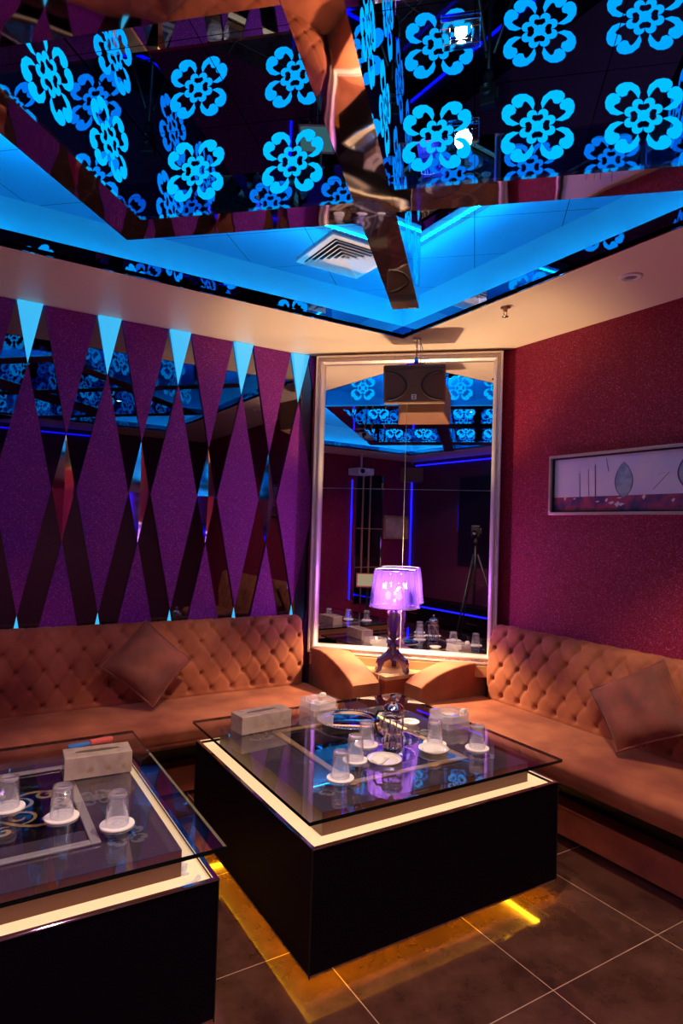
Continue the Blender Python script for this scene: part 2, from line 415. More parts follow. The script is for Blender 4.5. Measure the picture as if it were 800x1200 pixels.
def loz_thing(mat, cx, zl_, zm_, zh_, hw, th, label, cat, group, **k):
    m = MB(); base = thing('diamond_panel', label, cat, (cx, YL, zl_ if k.get('zc0') is None else k['zc0']), 0, group)
    if not lozenge(m, cx, zl_, zm_, zh_, hw, YL-.001, th, **k): bpy.data.objects.remove(base); return
    o = m.build('diamond_panel', mat); C.objects.unlink(o); me = o.data; me.transform(Matrix.Translation(-base.location))
    loc = base.location.copy(); bpy.data.objects.remove(base); bpy.data.objects.remove(o)
    o = bpy.data.objects.new('diamond_panel', me); C.objects.link(o); o.location = loc; tag(o, label, cat, group)
    return o
painted_glow = P('painted_cyan_glow', (.1, .4, .5), .2, emis=(.03, .42, .78), estr=.62)  # cyan reflection of the cove put into the studs as emission
def pyramid(cx, zlo, zmid, zhi, hw, dep, label, group, zc0=None, zc1=None, tilt=0.):
    """faceted mirror stud; ridge point raised from the wall"""
    m = MB(); y = YL-.001
    if zc1 is not None:      # half stud under the ceiling: two facets leaning out at the top
        hw2 = hw; vs = [(cx,y-.002,zlo),(cx+hw2,y-.002,zc1),(cx-hw2,y-.002,zc1),(cx,y-dep,zc1)]
        m.add(vs, [(0,1,3),(0,3,2),(1,2,3)] if dep > .004 else [(0,1,2)])
        if dep <= .004: m = MB(); m.add([(cx,y,zlo),(cx+hw2,y,zc1),(cx-hw2,y,zc1),(cx,y-.001,zlo+.003),(cx+hw2-.002,y-tilt,zc1),(cx-hw2+.002,y-tilt,zc1)], [(5,3,4),(0,3,5,2),(3,0,1,4)])
    elif zc0 is not None:
        k = (zhi-zc0)/(zhi-zmid)*hw
        vs = [(cx,y,zhi),(cx-k,y,zc0),(cx+k,y,zc0),(cx,y-dep,zc0)]
        m.add(vs, [(0,1,3),(0,3,2)])
    else:
        vs = [(cx,y,zlo),(cx+hw,y,zmid),(cx,y,zhi),(cx-hw,y,zmid),(cx,y-dep,zmid)]
        m.add(vs, [(1,0,4),(2,1,4),(3,2,4),(0,3,4)][::1])
    o = m.build('mirror_stud', painted_glow if (zc1 is not None or zc0 is not None) else chrome); me = o.data; loc = Vector((cx, YL, zlo if zc0 is None else zc0))
    me.transform(Matrix.Translation(-loc)); o.location = loc
    return tag(o, label, 'wall ornament', group)
ZF = .55
for k in range(6):
    cx = X0+(4-k)*S
    loz_thing(purplefab, cx, .95, 1.61, 2.255, .135, .012, 'tall purple glitter diamond panel on the mirrored wall, '+ordn[k], 'wall panel', 'tall purple diamonds on the left wall')
    pyramid(cx, 2.255, 2.57, 2.88, .061, .004, 'mirror triangle with painted-in cyan glow, pointing down at the ceiling line, '+ordn[k], 'cyan triangles at the top of the wall', zc1=ZC-.002, tilt=.03)
    pyramid(cx, .3, .63, .95, .058, .02, 'small mirror spike with painted-in cyan glow, pointing up behind the sofa back, '+ordn[k], 'cyan spikes above the sofa', zc0=ZF)
for k in range(6):
    cx = X0+(4-k)*S+S/2
    j = k-1
    lab = 'cut short by the corner mirror frame' if k == 0 else ordn[j]
    loz_thing(purplefab, cx, 1.905, 2.57, 3.2, .130, .012, 'purple glitter triangle panel hanging from the ceiling line, '+lab, 'wall panel', 'upper purple triangles on the left wall', zc1=ZC-.002)
    loz_thing(purplefab, cx, .0, .68, 1.335, .135, .012, 'purple glitter triangle panel rising behind the sofa, '+lab, 'wall panel', 'lower purple triangles on the left wall', zc0=ZF)
    if k: pyramid(cx, 1.335, 1.615, 1.905, .057, .03, 'small faceted mirror diamond at mid height of the wall, '+ordn[j], 'small mirror diamonds on the left wall')

# ------------------------------------------------------------------ corner mirror
MU = 3.90
VA, VB, MZ0, MZ1 = -1.02, .150, .655, 2.556
mr = thing('corner_mirror', 'huge silver framed mirror filling the chamfered corner behind the lamp', 'mirror', uv(MU,(VA+VB)/2,MZ0), ROTU)
hw_ = (VB-VA)/2; mh = MZ1-MZ0
# local: +x away from room, y = -v, z up; panes
def pane(y0, y1, z0, z1):
    m = MB(); m.box(.0, .012, y0, y1, z0, z1)
    return m.build('mirror_pane', clear_mirror, mr)
vm = (-.432 - (VA+VB)/2)*-1; zm1 = 1.705-MZ0; g_ = .0015
for (a, b) in ((-hw_+.03, vm-g_), (vm+g_, hw_-.03)):
    for (c, d) in ((.03, zm1-g_), (zm1+g_, mh-.03)): pane(a, b, c, d)
m = MB(); m.box(.011, .03, -hw_+.03, hw_-.03, .03, mh-.03); m.build('backing_board', white_pl, mr)
# moulded frame: profile swept round
prof = [(0.0,-.004),(.0,-.02),(.012,-.038),(.020,-.040),(.026,-.030),(.036,-.028),(.042,-.040),(.052,-.040),(.056,-.02),(.056,.03)]
m = MB()
cs = [(-hw_,0),(hw_,0),(hw_,mh),(-hw_,mh)]
vs = []; fs = []
for (cy, cz) in cs:
    sy = 1 if cy > 0 else -1; sz = 1 if cz > 0 else -1
    for (w, x) in prof: vs.append((x, cy-sy*(.056-w), cz-sz*(.056-w)))
n = len(prof)
for i in range(4):
    j = (i+1) % 4
    for k in range(n-1): fs.append((i*n+k, j*n+k, j*n+k+1, i*n+k+1))
m.add(vs, fs)
f_ = m.build('frame', silver, mr)
# beading along the frame
m = MB()
def bead(y, z): m.lathe([(.0001,-.006),(.0045,-.003),(.0045,.003),(.0001,.006)], 6, 0, Matrix.Translation((-.033, y, z)), True)
k = -hw_+.02
while k < hw_-.01: bead(k, .022); bead(k, mh-.022); k += .016
k = .03
while k < mh-.02: bead(-hw_+.022, k); bead(hw_-.022, k); k += .016
m.build('beading', silver, f_)
# wooden sill under the mirror
m = MB(); m.box(-.05, .06, -hw_+.04, hw_-.02, -.07, -.003); m.build('bottom_rail', dark_wood, mr)

# ------------------------------------------------------------------ sofas
def superbox(mb, w, d, h, r=.04, n=5, crown=0., M=None, mi=0, sub=10, taper=0.):
    """rounded cushion block, origin at bottom centre of front edge: x along, y depth, z up"""
    # cross-section in (y,z), swept along x
    sec = []
    for (cy, cz, a0) in ((r, h-r, PI), (d-r, h-r, PI/2), (d-r, r, 0), (r, r, -PI/2)):
        for k in range(n+1):
            a = a0-(PI/2)*k/n; sec.append((cy+r*math.cos(a), cz+r*math.sin(a)))
    vs = []; N = len(sec); xs = [-w/2, -w/2+r*.15, -w/2+r*.5, -w/2+r]+[-w/2+r+(w-2*r)*k/sub for k in range(1, sub)]+[w/2-r, w/2-r*.5, w/2-r*.15, w/2]
    for x in xs:
        e = max(0, abs(x)-(w/2-r))/r; s = r*(1-math.sqrt(max(0, 1-e*e)))
        for (y, z) in sec:
            yy = y + (s if y < d/2 else -s); zz = z + (s if z < h/2 else -s)
            t2 = max(0, 1-(2*x/w)**2)
            if z > h/2: zz += crown*(t2**.5)*math.sin(PI*min(1, max(0, y/d)))
            if z < h/2 and y < d/2: yy += taper
            vs.append((x, yy, zz))
    fs = []
    for i in range(len(xs)-1):
        for k in range(N): fs.append((i*N+k, (i+1)*N+k, (i+1)*N+(k+1)%N, i*N+(k+1)%N))
    fs += [tuple(range(N)), tuple(range(len(vs)-1, len(vs)-N-1, -1))]
    return mb.add(vs, fs, mi, True, M)

def tufted_back(L, h, th, ds=.125, dz=.088):
    """tufted back: x along (0..L), front faces -y, z 0..h; returns MB and button positions"""
    mb = MB(); nx = int(L/.009); prof = []
    # profile (t -> y,z, outward normal) : front rise, rolled top, back drop
    n1 = 46
    R_ = th/2
    for k in range(n1+1):
        f = k/n1; z = f*(h-R_); prof.append((-.02*math.sin(f*PI*.9)+.02*f*f, z, -1, 0, z))
    y0 = prof[-1][0]; zz = h-R_; s0 = zz
    for k in range(1, 13):
        a = PI-PI*k/12; prof.append((y0+R_+R_*math.cos(a), zz+R_*math.sin(a), math.cos(a), math.sin(a), s0+R_*(PI-a)))
    prof.append((y0+th, 0, 1, 0, 9))
    rows = 5; sb = .035; smax = sb+rows*dz
    vs = []; N = len(prof)
    def depth(x, s):
        if s > s0+R_*1.9: return 0
        a = x/ds/1.+ (s-sb)/(2*dz)*1.; b = x/ds - (s-sb)/(2*dz)
        # rows every dz, neighbours offset by ds/2
        A = (x/ds)+(s-sb)/(2*dz); B = (x/ds)-(s-sb)/(2*dz)
        da = abs(A-round(A)); db = abs(B-round(B))
        crease = (1-math.exp(-(da/.05)))*(1-math.exp(-(db/.05)))
        rr = math.hypot(da, db); pit = math.exp(-(rr/.085)**2)+.2*math.exp(-(rr/.2)**2)
        fade = 1
        if s > smax-dz*.6: fade = max(0, 1-(s-(smax-dz*.6))/(dz*1.2))
        if s < sb*.6: fade = .4
        return fade*(-.009*(1-crease)-.026*pit)+.004*(1-fade)
    for i in range(nx+1):
        x = L*i/nx
        ex = min(x, L-x); rnd = .035*(1-math.sqrt(max(0, 1-(1-min(1, ex/.035))**2)))
        for (y, z, ny, nz, s) in prof:
            d = depth(x, s)+.014 if s < 9 else 0
            d -= rnd
            vs.append((x, y+ny*d, max(0, z+nz*d) if s < 9 else 0))
    fs = []
    for i in range(nx):
        for k in range(N-1): fs.append((i*N+k, (i+1)*N+k, (i+1)*N+k+1, i*N+k+1))
    fs += [tuple(range(N-1,-1,-1)), tuple(range(nx*N, nx*N+N))]
    mb.add(vs, fs, 0, True)
    # buttons
    bt = []
    def P_at(s):
        for k in range(len(prof)-2):
            if prof[k][4] <= s <= prof[k+1][4]:
                f = (s-prof[k][4])/(prof[k+1][4]-prof[k][4]+1e-9)
                return [prof[k][q]+(prof[k+1][q]-prof[k][q])*f for q in range(4)]
    for r in range(rows):
        s = sb+r*dz; off = 0 if r % 2 == 0 else ds/2
        p = P_at(s); x = off+ds if off == 0 else off
        while x < L-.03:
            if x > .03: bt.append((x, p[0]+p[2]*(-.020), p[1]+p[3]*(-.020)))
            x += ds
    return mb, bt
button_me = None
def sofa(name, label, L, seat_front, seat_back, base_front, loc, rotz, th, back_h, back_L, back_x0):
    """local x along the sofa, local y from the room towards the wall, origin at floor"""
    global button_me
    root = thing(name, label, 'sofa', loc, rotz)
    # distances are measured from the wall plane at local y=0, the room is at negative y
    m = MB(); bx0, bx1 = 0, L
    m.box(bx0, bx1, base_front, -.03, .012, .15); bevel(m.build('base', velvet, root), .008)
    m = MB(); m.box(bx0+.01, bx1-.01, base_front+.10, -.03, .15, .345); m.build('recessed_plinth', black_pl, root)
    m = MB(); M = Matrix.Translation((L/2, seat_front, .335)); superbox(m, L, -seat_front-.05, .14, .045, crown=.008, M=M, taper=.04, sub=30)
    m.build('seat', velvet, root)
    b, bt = tufted_back(back_L, back_h, th)
    bk = b.build('backrest', velvet, root); bk.location = (back_x0, seat_back, .478)
    if button_me is None:
        q = MB(); q.lathe([(.0001,-.006),(.005,-.005),(.008,-.001),(.006,.002),(.0001,.003)], 8, 0, Matrix.Rotation(-PI/2, 4, 'X').to_4x4() @ Matrix.Rotation(PI, 4, 'X')); tmp = q.build('button', button_m); button_me = tmp.data; bpy.data.objects.remove(tmp)
    bt.sort(key=lambda p: p[0]) if rotz == 0 else None
    for (x, y, z) in bt[:]:
        o = bpy.data.objects.new('button', button_me); C.objects.link(o); o.parent = bk; o.location = (x, y, z)
    return root
def arm(root, foot, prof, inv):
    """arm solid: foot = footprint polyline pairs from front to back ((inner),(outer)) in world xy, prof = heights"""
    m = MB(); vs = []; n = 9; N = len(foot)
    for (a, b), h in zip(foot, prof):
        a = Vector((*a,0)); b = Vector((*b,0)); w = (b-a).length; r = .014
        vs.append((a.x,a.y,.02)); 
        for k in range(n):
            t_ = PI/2*(k/(n-1)); q = a+(b-a)*min(.48, (r*(1-math.cos(t_)))/w); vs.append((q.x,q.y,h-r+r*math.sin(t_)))
        for k in range(n):
            t_ = PI/2*(1-k/(n-1)); q = b-(b-a)*min(.48, (r*(1-math.cos(t_)))/w); vs.append((q.x,q.y,h-r+r*math.sin(t_)))
        vs.append((b.x,b.y,.02))
    K = 2*n+2; fs = []
    for i in range(N-1):
        for k in range(K-1): fs.append((i*K+k, i*K+k+1, (i+1)*K+k+1, (i+1)*K+k))
    fs += [tuple(range(K-1,-1,-1)), tuple(range((N-1)*K, N*K))]
    m.add(vs, fs, 0, True)
    o = m.build('armrest', velvet, root); o.matrix_parent_inverse = root_matrix(root).inverted()
    es = o.modifiers.new('es', 'EDGE_SPLIT'); es.split_angle = math.radians(35)
    return o
def root_matrix(r): return Matrix.Translation(r.location) @ Matrix.Rotation(r.rotation_euler[2], 4, 'Z')
# left sofa: local frame = world x from -1.25 ; wall plane y=3.57
sl = sofa('tufted_sofa', 'long brown velvet sofa with button tufted back along the mirrored diamond wall', 3.18, 3.0-3.57, 3.46-3.57, 3.3-3.57, (-1.25,3.57,0), 0, .105, .405, 3.10, .02)
fl_ = [(1.935,2.985),(1.935,3.02),(1.935,3.08),(1.935,3.15),(1.935,3.22),(1.935,3.30),(1.935,3.38),(1.935,3.50)]
hs = [.560,.585,.612,.640,.662,.682,.692,.688]
outer = [(2.125,2.985),(2.125,3.02),(2.125,3.08),(2.125,3.15),(2.125,3.22),(2.125,3.30),(2.125,3.36),(2.02,3.48)]
arm(sl, list(zip(fl_, outer)), hs, None)
# right sofa: rotate so that local y -> world x, local x -> world -y
sr = sofa('tufted_sofa', 'brown velvet sofa with button tufted back under the painting on the crimson wall', 2.85, 2.27-2.795, 2.715-2.795, 2.515-2.795, (2.795,2.80,0), -PI/2, .095, .415, 2.70, .085)
xs_ = [2.265,2.30,2.36,2.43,2.50,2.57,2.64,2.76]
hs2 = [.560,.585,.612,.636,.652,.663,.668,.664]
inn = [(x, 2.775) for x in xs_]; out = [(x, 2.935) for x in xs_[:-2]]+[(2.64,2.925),(2.76,2.81)]
arm(sr, list(zip(out, inn)), hs2, None)

# ------------------------------------------------------------------ pillows
def pillow(label, corners, th, name='throw_pillow'):
    """corners: 4 world points (bottom, right, top, left)"""
    A, B_, Cc, D = [Vector(c) for c in corners]; cen = (A+B_+Cc+D)/4
    nrm = (B_-A).cross(D-A).normalized(); m = MB(); n = 16
    for side in (1, -1):
        vs = []; fs = []
        for i in range(n+1):
            for j in range(n+1):
                s = i/n; t_ = j/n
                p = A*(1-s)*(1-t_)+B_*s*(1-t_)+Cc*s*t_+D*(1-s)*t_
                a, b = 2*s-1, 2*t_-1
                pull = .07*((1-a*a)*b*b+(1-b*b)*a*a)      # edges curve inward
                p = p+(cen-p)*pull
                d = th*((1-a**4)*(1-b**4))**.55
                d *= 1+.06*math.sin(7*a+3*b)*side
                vs.append(p-cen+nrm*side*d)
        for i in range(n):
            for j in range(n):
                q = (i*(n+1)+j, (i+1)*(n+1)+j, (i+1)*(n+1)+j+1, i*(n+1)+j+1)
                fs.append(q if side == 1 else q[::-1])
        m.add(vs, fs, 0, True)
    o = m.build(name, velvet_dk); o.location = cen
    sm = [A, B_, Cc, D]; p = []
    for i in range(4):
        a, b = sm[i], sm[(i+1)%4]
        for k in range(8):
            f = k/8; q = a+(b-a)*f; e = 2*f-1; q = q+(cen-q)*.07*(1-e*e)*1.0; p.append(q-cen)
    mm = MB(); mm.tube(p, .006, 6, close=True); pp = mm.build('piping', velvet_dk, o)
    return tag(o, label, 'pillow')
pillow('brown velvet cushion standing on its corner against the long left sofa back', [(.885,3.235,.505),(1.10,3.30,.72),(.875,3.40,.925),(.635,3.32,.715)], .065)
pillow('brown velvet cushion leaning on its corner against the right sofa back under the painting', [(2.50,1.71,.505),(2.56,1.40,.67),(2.66,1.60,.915),(2.60,1.93,.715)], .065)

# ------------------------------------------------------------------ corner table, lamp
m = MB(); ct = thing('corner_table', 'low brown corner table between the two sofa arms carrying the lamp', 'side table', (2.2,3.0,0))
pts = [(2.14,2.95),(2.655,2.95),(2.14,3.42)]
m.prism([(x-2.2,y-3.0) for x, y in pts], .0, .575); m.build('cabinet', red_lac, ct)
m = MB(); m.prism([(x-2.2,y-3.0) for x, y in ((2.135,2.945),(2.66,2.945),(2.135,3.425))], .575, .6); bevel(m.build('table_top', dark_wood, ct), .003)

LX, LY = 2.258, 3.045
lamp = thing('table_lamp', 'glowing violet acrylic lamp with baroque foot and pleated shade on the corner table', 'lamp', (LX,LY,.6), math.radians(20))
side = [(.0,.06),(.028,.075),(.06,.062),(.075,.035),(.082,.012),(.105,.0),(.112,.018),(.104,.035),(.108,.055),(.095,.082),(.070,.095),(.045,.112),(.030,.135),(.034,.15),(.026,.17),(.022,.19),(.034,.205),(.030,.225),(.036,.26),(.040,.31),(.034,.335),(.042,.35),(.030,.37),(.020,.395),(.0,.40)]
base = MB()
for q in range(3):
    M = Matrix.Rotation(2*PI*q/3+.5, 4, 'Z'); n = len(side); w = .014
    vs = [(x,-w,z) for x, z in side]+[(x,w,z) for x, z in side]
    base.add(vs, [tuple(range(n)), tuple(range(2*n-1,n-1,-1))]+[((i+1)%n, i, n+i, n+(i+1)%n) for i in range(n)], 0, False, M)
bo = base.build('foot', purple_solid, lamp)
m = MB(); m.lathe([(.001,.09),(.018,.10),(.024,.12),(.018,.14),(.028,.152),(.028,.158),(.016,.17),(.016,.2),(.026,.212),(.018,.225),(.022,.3),(.028,.345),(.034,.352),(.018,.365),(.012,.43),(.001,.43)], 16); m.build('stem', purple_solid, lamp)
m = MB(); m.lathe([(.150,.385),(.146,.42),(.138,.50),(.130,.575),(.124,.61)], 96, 0, None, True, pleat=.03, pn=16)
m.lathe([(.147,.385),(.143,.42),(.135,.50),(.127,.575),(.121,.61)][::-1], 96, 0, None, True, pleat=.03, pn=16); sh = m.build('lamp_shade', purple_clear, lamp)
m = MB()
for z_, r_ in ((.386,.149),(.609,.123)): m.tube([(r_*(1+.03*math.cos(16*a))*math.cos(a), r_*(1+.03*math.cos(16*a))*math.sin(a), z_) for a in [2*PI*k/96 for k in range(96)]], .0025, 5, close=True)
m.build('rim', P('violet_rim', (.5,.35,.7), .2, coat=.5), sh)
m = MB()
for q in range(3):
    a = 2*PI*q/3+.3; x_, y_ = .04*math.cos(a), .04*math.sin(a)
    m.ball((x_, y_, .455), .017, 8, 0, 1.5)
m.build('bulb', bulb_v, lamp)
l = bpy.data.lights.new('lamp_light', 'POINT'); l.energy = 66; l.color = (1., .66, .36); l.shadow_soft_size = .022
lo = bpy.data.objects.new('lamp_light', l); C.objects.link(lo); lo.parent = lamp; lo.location = (0, 0, .46)
m = MB(); m.tube([(.0,0,.43),(0,0,.60)], .004, 6); 
for q in range(3):
    a = 2*PI*q/3; m.tube([(0,0,.585),(.122*math.cos(a),.122*math.sin(a),.60)], .0025, 5)
m.build('shade_holder', chrome, lamp)
m = MB(); m.tube([(-.02,-.09,.004),(-.06,-.085,.004),(-.09,-.07,.006),(-.118,-.05,.008),(-.128,-.04,-.002),(-.131,-.035,-.06),(-.131,-.035,-.14),(-.131,-.035,-.3)], .003, 6)
m.build('cord', white_pl, lamp).matrix_parent_inverse = Matrix.Rotation(-math.radians(20), 4, 'Z')

# ------------------------------------------------------------------ tables
ZG = .55
def coffee_table(label, x0, y0, w=1.12, d=1.10):
    t_ = thing('coffee_table', label, 'coffee table', (x0+w/2, y0+d/2, 0))
    X, Y = w/2, d/2
    def rg(mb, a, b, z0, z1, mi=0):
        (ax, ay), (bx, by) = a, b; ring(mb, (-ax,ax,-ay,ay), (-bx,bx,-by,by), z0, z1, mi)
    m = MB(); rg(m, (X-.010,Y-.010), (X,Y), .079, .457); m.build('skirt', black_lac, t_)
    m = MB(); rg(m, (X-.012,Y-.012), (X+.002,Y+.002), .457, .463); bevel(m.build('top_trim', chrome, t_), .001, 1)
    m = MB(); rg(m, (X-.011,Y-.011), (X+.001,Y+.001), .072, .079); m.build('bottom_trim', chrome, t_)
    for sx in (-1, 1):
        for sy in (-1, 1):
            m = MB(); m.box(sx*X-.002, sx*X+.002, sy*Y-.002, sy*Y+.002, .07, .456); m.build('corner_trim', black_pl, t_)
    m = MB(); m.box(-X+.010, X-.010, -Y+.010, Y-.010, .125, .14); m.build('underside', cream, t_)
    m = MB(); m.box(-X+.30, X-.30, -Y+.30, Y-.30, .0, .125); m.build('plinth', brown_lac, t_)
    m = MB(); rg(m, (X-.030,Y-.030), (X-.022,Y-.022), .112, .120)
    m.build('led_strip', led_amber, t_)
    # lit acrylic ledge
    m = MB(); rg(m, (X-.080,Y-.085), (X-.010,Y-.010), .440, .447); m.build('lit_ledge', ledge_e, t_)
    m = MB(); m.box(-X+.080, X-.080, -Y+.085, Y-.085, .40, .520)
    ib = m.build('inner_box', brown_lac, t_)
    return t_, X, Y
def spiral(cx, cy, r0, r1, a0, turns, n=26):
    return [(cx+(r0+(r1-r0)*k/n)*math.cos(a0+turns*2*PI*k/n), cy+(r0+(r1-r0)*k/n)*math.sin(a0+turns*2*PI*k/n)) for k in range(n+1)]
def ribbon(mb, pts, w, z, th=.002, mi=0):
    N = len(pts); vs = []
    for i, p in enumerate(pts):
        a = Vector(pts[max(0,i-1)]); b = Vector(pts[min(N-1,i+1)]); d = (b-a).normalized(); nn = Vector((-d.y, d.x))
        f = i/(N-1); ww = w*(.25+.75*math.sin(PI*min(1, f*1.0+.02))**.6)/2
        for s in (1, -1): vs.append((p[0]+nn.x*ww*s, p[1]+nn.y*ww*s, z+th))
    fs = [(2*i, 2*i+1, 2*i+3, 2*i+2) for i in range(N-1)]
    mb.add(vs, fs, mi)
def table_inlay(t_, X, Y, kind):
    m = MB(); m.box(-X+.080, X-.080, -Y+.085, Y-.085, .5202, .5225); m.build('inlay_glass', smoke_gl, t_)
    m = MB(); m.box(-X+.30, X-.30, -Y+.33, Y-.25, .5226, .5230); m.build('inner_glass', black_gl, t_)
    fx, fy = X-.30, Y-.25
    m = MB(); ring(m, (-fx,fx,-fy,fy), (-fx-.028,fx+.028,-fy-.028,fy+.028), .523, .531); bevel(m.build('inlay_frame', gold if kind == 'gold' else silver, t_), .003)
    m = MB(); z = .5232
    if kind != 'gold':
        for sx in (-1, 1):
            for sy in (-1, 1):
                for (cx, cy, r0, r1, a0, tn) in ((.10,.05,.010,.052,0,1.3),(.19,.09,.006,.036,2,-1.2),(.22,.02,.006,.03,1,1.2),(.05,.13,.006,.034,4,1.2)):
                    pts = [(sx*x+0, sy*y) for x, y in spiral(cx, cy, r0, r1, a0, tn)]
                    ribbon(m, pts, .014, z)
                ribbon(m, [(sx*(.02+.24*k/12), sy*(.02+.11*math.sin(k/12*PI*.9))) for k in range(13)], .016, z)
        m.build('gold_scrollwork', gold, t_)
    m = MB()
    for (x, y) in ((.36,.31),(-.36,.31),(.36,-.31),(-.36,-.31),(.33,.0)):
        for lay, poly in FP:
            if lay == 1: continue
            m.add([(x+a*.06, y+b*.06, .5232+lay*.0001) for a, b in poly], [tuple(range(len(poly)))])
    m.build('flower_print', grey_motif, t_)
    # glass top with darker polished edge
    gx, gy = X+.018, Y+.018-.012
    m = MB(); m.add([(-gx,-gy,.538),(gx,-gy,.538),(gx,gy,.538),(-gx,gy,.538),(-gx,-gy,.55),(gx,-gy,.55),(gx,gy,.55),(-gx,gy,.55)], [(4,5,6,7)], 0)
    m.add([(-gx,-gy,.538),(gx,-gy,.538),(gx,gy,.538),(-gx,gy,.538)], [(3,2,1,0)], 2)
    m.add([(-gx,-gy,.538),(gx,-gy,.538),(gx,gy,.538),(-gx,gy,.538),(-gx,-gy,.55),(gx,-gy,.55),(gx,gy,.55),(-gx,gy,.55)], [(0,1,5,4),(1,2,6,5),(2,3,7,6),(3,0,4,7)], 1)
    m.build('glass_top', [table_glass, edge_glass, under_glass], t_)
tc_, X_, Y_ = coffee_table('square black coffee table with lit ledge, glass top carrying cafetiere and round tray', .966, 1.686); table_inlay(tc_, X_, Y_, 'gold')
tl_, X_, Y_ = coffee_table('black glass topped coffee table with gold scrollwork, cut off at the left front', -.462, 1.672); table_inlay(tl_, X_, Y_, 'silver')

# ------------------------------------------------------------------ tableware
def tissue_box(label, x, y, rz, w=.25, d=.105, h=.078):
    t_ = thing('tissue_box', label, 'tissue box', (x,y,ZG), rz)
    m = MB(); m.box(-w/2, w/2, -d/2, d/2, .001, h); b = bevel(m.build('box', pearl, t_), .003)
    m = MB(); m.prism([(.075*math.cos(a)*1.0, .012*math.sin(a)) for a in [2*PI*k/20 for k in range(20)]], h+.0002, h+.001); m.build('slot', P('slot_shadow_lining', (.12,.08,.06), .6) if 'slot_shadow_lining' not in MATS else MATS['slot_shadow_lining'], t_)
    m = MB()
    for k in (-1, 0, 1):
        add_flower(m, plane_M(Vector((k*.055+.03, -d/2, .03)), (1,0,0), (0,0,1)), .009, 0, 1)
    m.build('gold_motif', [gold, pearl], t_)
    return t_
tissue_box('pearl veneer tissue box on the centre table near the tray', 1.185, 2.565, math.radians(6))
tissue_box('pearl veneer tissue box on the left glass table', .458, 2.375, math.radians(-4), .225)

cup0 = thing('drinking_glass', 'x', 'drinking glass', (0,0,0), 0)
R0, R1, HG = .0345, .0295, .094
m = MB(); m.lathe([(R0,.0),(R0-.0012,.0),(R1-.0035,HG-.014),(.001,HG-.014)][::-1], 28); m.lathe([(R0,0),(R0,.002),(R1,HG-.006),(R1-.002,HG-.001),(R1-.005,HG),(R1-.009,HG-.004),(.001,HG-.005)], 28); m.build('body', cup_glass, cup0)
m = MB(); m.lathe([(R1-.003,HG-.002),(R1-.0005,HG-.008),(R1-.001,HG-.013),(R1-.004,HG-.014)], 28); m.build('thick_base', cryst, cup0)
coast0 = thing('coaster', 'x', 'coaster', (0,0,0), 0)
m = MB(); m.lathe([(.0001,0),(.049,0),(.050,.002),(.049,.005),(.0001,.005)], 40, smooth=False); m.build('disc', white_paper, coast0)
m = MB(); m.lathe([(.028,.0052),(.030,.0056),(.032,.0052)], 32); m.lathe([(.010,.0052),(.012,.0056),(.014,.0052)], 24); m.build('embossed_ring', white_por, coast0)
first = True
cups = [(.436,1.932,'upturned glass on a coaster nearest the right corner of the left table','left'),
        (.301,2.058,'upturned glass on a coaster, middle one of three on the left table','left'),
        (.165,2.200,'upturned glass on a coaster at the left edge of the photo','left'),
        (1.208,1.925,'upturned glass on a coaster nearest the front corner of the centre table','c'),
        (1.350,2.047,'upturned glass on a coaster, middle of the row left of the cafetiere','c'),
        (1.485,2.172,'upturned glass on a coaster just in front of the round tray','c'),
        (1.753,2.052,'upturned glass on a coaster behind the towel plate right of the cafetiere','c'),
        (1.879,1.930,'upturned glass on a coaster nearest the right edge of the centre table','c')]
for i, (x, y, lab, w) in enumerate(cups):
    g = cup0 if i == 0 else copy_tree(cup0); c = coast0 if i == 0 else copy_tree(coast0)
    c.location = (x,y,ZG); g.location = (x,y,ZG+.0052)
    grp = 'glasses on the '+('left' if w == 'left' else 'centre')+' table'
    tag(g, lab, 'drinking glass', grp); tag(c, lab.replace('upturned glass on a coaster', 'round white coaster under the upturned glass'), 'coaster', grp.replace('glasses', 'coasters'))

def plate(label, x, y, r=.068, rz=0.):
    t_ = thing('plate', label, 'plate', (x,y,ZG), rz)
    m = MB(); m.lathe([(.0001,.002),(r*.55,.002),(r*.6,.0),(r*.66,.001),(r*.8,.006),(r,.014),(r,.016),(r*.8,.0095),(r*.6,.006),(.0001,.006)], 40); m.build('dish', white_por, t_)
    return t_
def towel(label, x, y, rz):
    m = MB(); N = 10; vs = []
    for i in range(N+1):
        for j in range(9):
            s = i/N-.5; a = PI*j/8
            w = .020+.008*math.cos(s*PI); vs.append((s*.085, -w*math.cos(a)+.006*math.sin(5*s), .010+(.020-.018*abs(s))*math.sin(a)*(1+.18*math.sin(9*s+a*2))))
    fs = [(i*9+j, (i+1)*9+j, (i+1)*9+j+1, i*9+j+1) for i in range(N) for j in range(8)]
    fs += [tuple(range(8,-1,-1)), tuple(range(N*9, N*9+9))]+[(9*(i+1), 9*i, 9*i+8, 9*(i+1)+8) for i in range(N)]
    m.add(vs, fs, 0, True)
    o = m.build('folded_napkin', white_cloth, None, (x,y,ZG-.003), rz); return tag(o, label, 'napkin')
plate('white plate holding a folded napkin in front of the cafetiere', 1.441, 1.981); towel('folded white napkin on the plate in front of the cafetiere', 1.425, 1.99, .3)
plate('white plate holding a folded napkin right of the cafetiere', 1.690, 1.985, .062); towel('folded white napkin on the plate right of the cafetiere', 1.685, 1.98, -.5)
plate('small white saucer on the far side of the table behind the cafetiere', 1.82, 2.309, .045)

